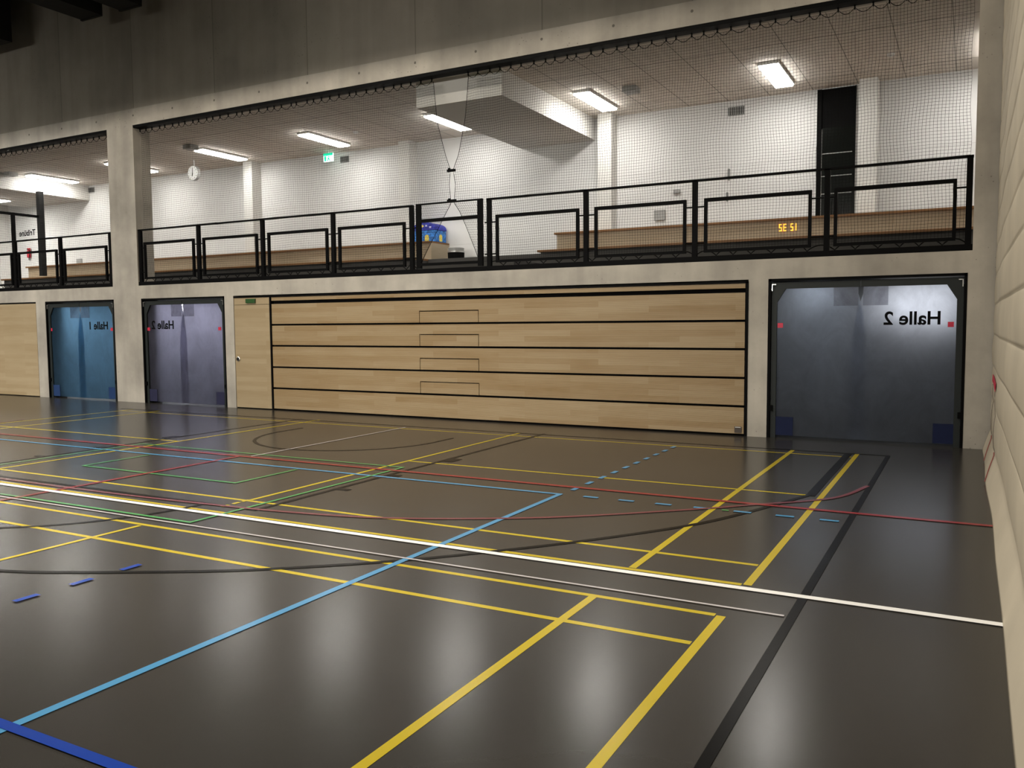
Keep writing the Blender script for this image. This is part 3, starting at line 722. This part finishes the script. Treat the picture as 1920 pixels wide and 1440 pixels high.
for v in sp_.data.vertices: v.co = Vector((BX1-v.co.y, (BY0+BY1)/2+v.co.x, v.co.z))
sp_.parent = bg; sp_.matrix_parent_inverse = Matrix.Translation(bg.location).inverted()
MB().prism([(-9.88+.065*math.cos(t), BZ+.365+.03*math.sin(t)) for t in [2*math.pi*i/14 for i in range(14)]], BY0-.016, BY0-.009).build('lid_emblem', bag_yel, bg)
for x, z in ((-9.99, .36), (-9.75, .37), (-9.64, .33)):
    MB().box(x-.025, x+.025, BY0-.016, BY0-.009, BZ+z-.018, BZ+z+.018).build('pale_patch', bag_wht, bg)
MB().tube([(-9.90, 11.15, BZ+.44), (-9.88, 11.15, BZ+.48), (-9.78, 11.15, BZ+.48), (-9.76, 11.15, BZ+.44)], .009, 8).build('carry_handle', bag_dark, bg)
dr = empty('tub', (-9.02, 11.02, 3.09), 'black round tub with grey top standing on the steps beside the bench end', 'tub')
MB().lathe([(.17, 3.091), (.185, 3.12), (.19, 3.25)], -9.02, 11.02, 28).build('body', M['black_matt'], dr, smooth=False)
MB().lathe([(.193, 3.25), (.195, 3.28)], -9.02, 11.02, 28).build('rim', M['steel'], dr)
MB().lathe([(.175, 3.281), (.185, 3.35), (.15, 3.365)], -9.02, 11.02, 28).build('lid', M['greybox'], dr)

# LED clock digits on the bench riser
led = empty('digital_clock', (-1.76, 10.70, 3.29), 'amber lit clock digits in mirror writing on the right bench riser', 'clock')
LEDM = emit('amber_led', (1.0, 0.52, 0.05), 2.0)
def digit(cx, segs):
    w, h, t = .046, .125, .0105; z0 = 3.285; mb = MB(); y0, y1 = 10.728, 10.739
    A = {'top': (cx-w/2, cx+w/2, z0+h-t, z0+h), 'mid': (cx-w/2, cx+w/2, z0+h/2-t/2, z0+h/2+t/2), 'bot': (cx-w/2, cx+w/2, z0, z0+t),
         'ul': (cx-w/2, cx-w/2+t, z0+h/2, z0+h), 'll': (cx-w/2, cx-w/2+t, z0, z0+h/2), 'ur': (cx+w/2-t, cx+w/2, z0+h/2, z0+h), 'lr': (cx+w/2-t, cx+w/2, z0, z0+h/2)}
    for s in segs: x0, x1, a, b = A[s]; mb.box(x0, x1, y0, y1, a, b)
    mb.build('digit', LEDM, led)
digit(-1.890, ('top', 'ul', 'mid', 'lr', 'bot'))
digit(-1.812, ('top', 'ul', 'mid', 'll', 'bot'))
digit(-1.690, ('top', 'ul', 'mid', 'lr', 'bot'))
digit(-1.635, ('ur', 'lr'))

# lamps
LX = [1.48, -1.86, -5.22, -8.55, -11.92, -15.22, -18.55, -21.95]
LN = ['rightmost, half hidden by the right pillar', 'left of the tall black window', 'right of the boxed soffit by a pilaster', 'behind the net slit, left of the boxed soffit', 'above the green exit sign', 'beside the round hanging clock', 'mostly hidden behind the concrete column', 'over the stair partition in the left opening']
for x, n in zip(LX, LN):
    o = empty('ceiling_light', (x, 10.05, GC), 'bright white ceiling lamp, ' + n, 'lamp', 'gallery ceiling lamps')
    MB().box(x-.17, x+.17, 9.33, 10.77, 5.875, GC).build('housing', M['lampbody'], o)
    MB().box(x-.155, x+.155, 9.345, 10.755, 5.845, 5.876).build('diffuser', M['lamp'], o, bevel=.01)
for x, y, n in ((-15.15, 9.05, 'beside the lamp by the hanging clock'), (-4.35, 9.62, 'between the soffit lamp and the window lamp'), (-22.2, 9.0, 'beside the lamp in the left opening')):
    tag(MB().box(x-.13, x+.13, y-.13, y+.13, 5.82, GC).build('ceiling_speaker', M['greybox'], bevel=.01), 'small grey box on the gallery ceiling ' + n, 'speaker', 'grey boxes on the gallery ceiling')
def detector(x, y, n):
    tag(MB().lathe([(.06, 5.92), (.06, 5.895), (.03, 5.875)], x, y, 16).build('smoke_detector', M['lampbody']), 'small white smoke detector on the gallery ceiling ' + n, 'detector')
o = empty('ceiling_light', (-24.6, 9.6, 5.48), 'unseen lamp added under the soffit to light the stair wall at far left', 'lamp', 'gallery ceiling lamps')  # out-of-view lamp added to brighten the stair wall
MB().box(-25.2, -24.2, 9.0, 10.2, 5.44, 5.48).build('housing', M['lampbody'], o)
MB().box(-25.18, -24.22, 9.02, 10.18, 5.425, 5.441).build('diffuser', M['lamp'], o)
detector(-.05, 9.9, 'above the tall black window')
detector(-10.9, 9.9, 'left of the lamp behind the slit')

# vents and wall boxes
def vent(x0, x1, z0, z1, n, cat='vent'):
    o = empty('wall_vent', ((x0+x1)/2, GY, z0), n, cat)
    MB().box(x0, x1, GY-.02, GY, z0, z1).build('vent_frame', M['greybox'], o)
    k = MB()
    for i in range(9):
        xx = x0+.015+(x1-x0-.03)*i/8; k.box(xx-.006, xx+.006, GY-.028, GY-.019, z0+.015, z1-.015)
    k.build('vent_slats', M['dark'], o)
vent(-3.05, -2.74, 5.63, 5.80, 'slatted grey wall vent high under the ceiling, left of the tall black window')
vent(-12.66, -12.40, 5.66, 5.82, 'slatted grey wall vent right of the green exit sign')
vent(-22.42, -22.14, 5.70, 5.86, 'slatted grey wall vent in the left opening near the soffit')
def wallbox(x0, x1, z0, z1, n, d=.04):
    tag(MB().box(x0, x1, GY-d, GY, z0, z1).build('wall_box', M['greybox'], bevel=.005), n, 'box')
wallbox(-4.54, -4.31, 3.72, 3.93, 'square grey box low on the white wall, above the right bench')
wallbox(-23.1, -22.86, 3.50, 3.75, 'square grey box low on the white wall in the left opening')
wallbox(-4.13, -4.00, 4.23, 4.31, 'tiny grey sensor on the white wall above the handrail', .05)
for x, z0, z1, n in ((-3.02, 4.40, 4.62, 'upper thin grey bracket on the white wall right of the pilaster'), (-3.05, 4.0, 4.17, 'lower thin grey bracket on the white wall right of the pilaster'), (-21.15, 4.55, 4.75, 'thin grey bracket on the white wall in the left opening')):
    tag(MB().box(x-.015, x+.015, GY-.06, GY, z0, z1).build('wall_bracket', M['grille']), n, 'bracket')

# exit sign
ex = empty('exit_sign', (-12.8, 11.2, GC), 'lit green and white exit sign hanging under the gallery ceiling', 'sign')
MB().box(-12.93, -12.64, 11.17, 11.21, 5.66, 5.86).build('sign_body', emit('exit_white', (.75, 1.0, .9), 1.6), ex)
GRN = emit('exit_green', (.0, .55, .30), 1.3)
MB().box(-12.93, -12.64, 11.164, 11.171, 5.80, 5.86).build('green_band', GRN, ex)
pm = MB(); pm.prism([(-12.76+.016*math.cos(2*math.pi*i/10), 5.775+.016*math.sin(2*math.pi*i/10)) for i in range(10)], 11.164, 11.171)
pm.prism([(-12.80, 5.75), (-12.76, 5.755), (-12.745, 5.715), (-12.715, 5.68), (-12.735, 5.675), (-12.77, 5.71), (-12.80, 5.675), (-12.825, 5.685), (-12.785, 5.72)], 11.164, 11.171)
pm.box(-12.90, -12.85, 11.164, 11.171, 5.67, 5.79)
pm.build('running_figure', GRN, ex)
MB().box(-12.80, -12.77, 11.18, 11.20, 5.86, GC).build('hanger', M['lampbody'], ex)

# hanging clock
ck = empty('hanging_clock', (-16.5, 10.3, GC), 'round white clock hanging from the gallery ceiling near the column', 'clock')
def disc(name, r, y0, y1, mt, n=32, c=(-16.5, 5.58)):
    return MB().prism([(c[0]+r*math.cos(2*math.pi*i/n), c[1]+r*math.sin(2*math.pi*i/n)) for i in range(n)], y0, y1).build(name, mt, ck)
CR = .19
disc('clock_case', CR, 10.27, 10.35, M['greybox']); disc('clock_face', CR*.93, 10.262, 10.271, emit('clock_face_glow', (.85, .85, .80), .55))  # face glow put in so it reads white in the beam's shade
cm = MB()
for i in range(12):
    t = 2*math.pi*i/12; x, z = -16.5+CR*.8*math.cos(t), 5.58+CR*.8*math.sin(t); cm.box(x-.008, x+.008, 10.257, 10.263, z-.008, z+.008)
cm.build('hour_marks', M['text'], ck)
for n_, a, l, w in (('hour_hand', -100, .085, .010), ('minute_hand', 88, .13, .007)):
    t = math.radians(a); dx, dz = math.cos(t), math.sin(t)
    MB().prism([(-16.5-dz*w, 5.58+dx*w), (-16.5+dz*w, 5.58-dx*w), (-16.5+dx*l+dz*w, 5.58+dz*l-dx*w), (-16.5+dx*l-dz*w, 5.58+dz*l+dx*w)], 10.252, 10.258).build(n_, M['text'], ck)
MB().box(-16.515, -16.485, 10.30, 10.33, 5.76, GC).build('hanger', M['lampbody'], ck)

# tall dark window
wn = empty('window_1', (-1.06, GY, 3.5), 'tall narrow black window from bench to ceiling in the gallery wall', 'window', kind='structure')
wx0, wx1, wz0, wz1 = -1.40, -.735, 3.515, 5.90
gm, gnt, gp = mat('night_glass'); gp.inputs['Base Color'].default_value = (.004, .005, .004, 1); gp.inputs['Roughness'].default_value = .2; gp.inputs['Specular IOR Level'].default_value = .12
MB().box(wx0+.08, wx1-.01, GY-.02, GY+.01, wz0, 5.2).build('pane', gm, wn)
MB().box(wx0+.08, wx1-.01, GY-.021, GY+.01, 5.2, wz1).build('blind_panel', M['black_matt'], wn)
MB().box(wx0, wx0+.08, GY-.05, GY+.01, wz0, wz1).box(wx1-.012, wx1, GY-.05, GY+.01, wz0, wz1).build('window_frame', M['black_matt'], wn)
MB().box(wx0+.082, wx0+.092, GY-.028, GY-.018, 3.52, 5.18).build('pale_edge', M['greybox'], wn)
for z in (4.73, 4.32, 4.0):
    MB().box(wx0+.09, wx1-.05, GY-.03, GY-.018, z-.007, z+.007).build('rail_or_glint', M['greybox'], wn)  # pale bars built in place of reflections in the dark glass
wb = MB()
for i in range(11): wb.box(wx0+.16+i*.045, wx0+.172+i*.045, GY-.03, GY-.018, 3.52, 3.80)
wb.build('radiator_fins', M['dark'], wn)

# left opening: stair partition, lettering, extinguisher
pt = empty('stair_partition', (-22.1, 9.2, GF), 'black framed stair partition with a thick dark post in the left opening', 'partition')
MB().box(-22.13, -22.07, 7.6, 9.75, 4.74, 4.81).build('top_bar', M['black'], pt)
MB().box(-22.14, -22.06, 8.90, 8.98, GF, 4.74).build('thin_post', M['black'], pt)
MB().box(-22.16, -22.02, 9.66, 9.80, 3.11, 5.48).build('thick_post', M['dark'], pt)
tt = text_mesh('wall_lettering', 'Trib\u00fcne', -26.0, -25.15, 4.60, GY-.004, M['text'], None, .001)
tag(tt, 'black wall lettering reading Tribuene backwards in the left opening', 'lettering')
fe = empty('fire_extinguisher', (-25.45, 11.3, 3.7), 'red fire extinguisher on the white wall in the left opening', 'extinguisher')
MB().lathe([(.02, 3.88), (.055, 3.89), (.06, 3.92), (.06, 4.08), (.04, 4.13), (.025, 4.14)], -25.45, 11.44, 20).build('cylinder', simple('extinguisher_red', (.5, .03, .05), .35), fe, smooth=True)
MB().box(-25.50, -25.38, 11.42, 11.46, 4.14, 4.19).build('valve_lever', simple('lever_red', (.4, .03, .04), .4), fe)
MB().tube([(-25.42, 11.36, 4.15), (-25.28, 11.34, 4.12), (-25.26, 11.34, 3.95), (-25.30, 11.34, 3.8)], .012, 8).build('hose', M['black'], fe)

# ------------------------------------------------------------------ divider curtain
cu = empty('divider_curtain', (1.45, 0, 0), 'tall cream divider curtain with horizontal seams along the right edge', 'curtain')
SE = [0.30, .70, 1.08, 1.46, 1.83, 2.21, 2.56, 2.95, 3.33, 3.70, 4.08, 4.45, 4.83, 5.2, 5.6, 6.0, 6.4, 6.8, 7.2, 7.6, 8.0, 8.4]
def curtain_x(y, z):
    x = 1.452 + .007*math.sin(y*.9+z*.6) + .003*math.sin(y*2.3+1.0)
    if z < SE[0]:
        t = z/SE[0]
        return x - .085*(1-t)**1.4 - .012*math.sin(t*math.pi) - .004*(1-t)*math.sin(y*1.9)
    for a, b in zip(SE, SE[1:]):
        if a <= z <= b:
            t = (z-a)/(b-a)
            k = 1.0 if b < 2.3 else .6
            return x - .018*k*math.sin(math.pi*t)**.6*(.75+.25*math.sin(y*1.3+a*5)) - .006*k*(1-t)
    return x
zs = [0, .02, .05, .09, .14, .19, .24, .275]
for a, b in zip(SE, SE[1:]): zs += [a+(b-a)*t for t in (0, .03, .09, .2, .4, .6, .8, .91, .97)]
zs.append(SE[-1])
ys = [-9+i*.22 for i in range(73)]; ys = [y for y in ys if y < 6.93]+[6.95]
mb = MB(); mb.v = [(curtain_x(y, z) if not (z < .3 and y > 6.6) else curtain_x(y, z)+.0, y, z) for z in zs for y in ys]
ny = len(ys); mb.f = [(j*ny+i, j*ny+i+1, (j+1)*ny+i+1, (j+1)*ny+i) for j in range(len(zs)-1) for i in range(ny-1)]
co_ = mb.build('curtain_cloth', M['curtain'], cu, smooth=True)
so = co_.modifiers.new('thickness', 'SOLIDIFY'); so.thickness = .012; so.offset = 1 if True else -1
def on_cloth(y, z, e=.004): return (curtain_x(y, z)-e-.004, y, z)
stk = MB(); ly = [4.45+1.75*i/12 for i in range(13)]
stk.v = [on_cloth(y, z0_, .005) for z0_ in (.925, .945, .965, .985, 1.005) for y in ly]
stk.f = [(j*13+i, j*13+i+1, (j+1)*13+i+1, (j+1)*13+i) for j in range(4) for i in range(12)]
st_ = stk.build('red_label', M['redtape'], cu); st_['label'] = 'red label strip'
sm = st_.modifiers.new('thickness', 'SOLIDIFY'); sm.thickness = .003
CORD = simple('reddish_cord', (.22, .06, .05), .7)
CORD2 = simple('grey_cord', (.22, .19, .16), .7)
for y, zt in ((4.55, .93), (6.0, .90)):
    MB().tube([on_cloth(y+.02*math.sin(z*9), z, .004) for z in [zt-(zt-.30)*i/12 for i in range(13)]], .004, 6).build('pull_cord', CORD2, cu)
    MB().tube([on_cloth(y-.6*(1-(z/.30))*1.0*.25, z, .006) for z in [.30-.28*i/10 for i in range(11)]], .006, 6).build('hem_cord', CORD, cu)
MB().box(1.43, 1.53, -9, 6.95, 8.38, 8.5).build('head_rail', M['dark'], cu)

# ------------------------------------------------------------------ dark ducts under the hall roof
def duct(x0, x1, y1, z0, n):
    o = empty('ceiling_duct', ((x0+x1)/2, y1, z0), n, 'duct')
    MB().box(x0, x1, .6, y1, z0, z0+.35).build('duct_body', M['dark'], o)
    MB().box(x0-.02, x1+.02, y1-.05, y1, z0-.02, z0+.37).build('end_flange', M['dark'], o)
    for y in (2., 5.5): MB().box((x0+x1)/2-.02, (x0+x1)/2+.02, y, y+.04, z0+.35, HALL_TOP).build('hanger_rod', M['dark'], o)
duct(-15.2, -14.6, 6.42, 8.0, 'dark hanging duct at the hall roof, left one of the pair at top left')
duct(-14.05, -13.45, 6.46, 8.0, 'dark hanging duct at the hall roof, right one of the pair at top left')
tag(MB().box(-21.5, -17.8, 2.0, 6.5, 8.0, HALL_TOP).build('ventilation_unit', M['dark']), 'large dark ventilation box under the hall roof at the top left corner', 'ventilation box')
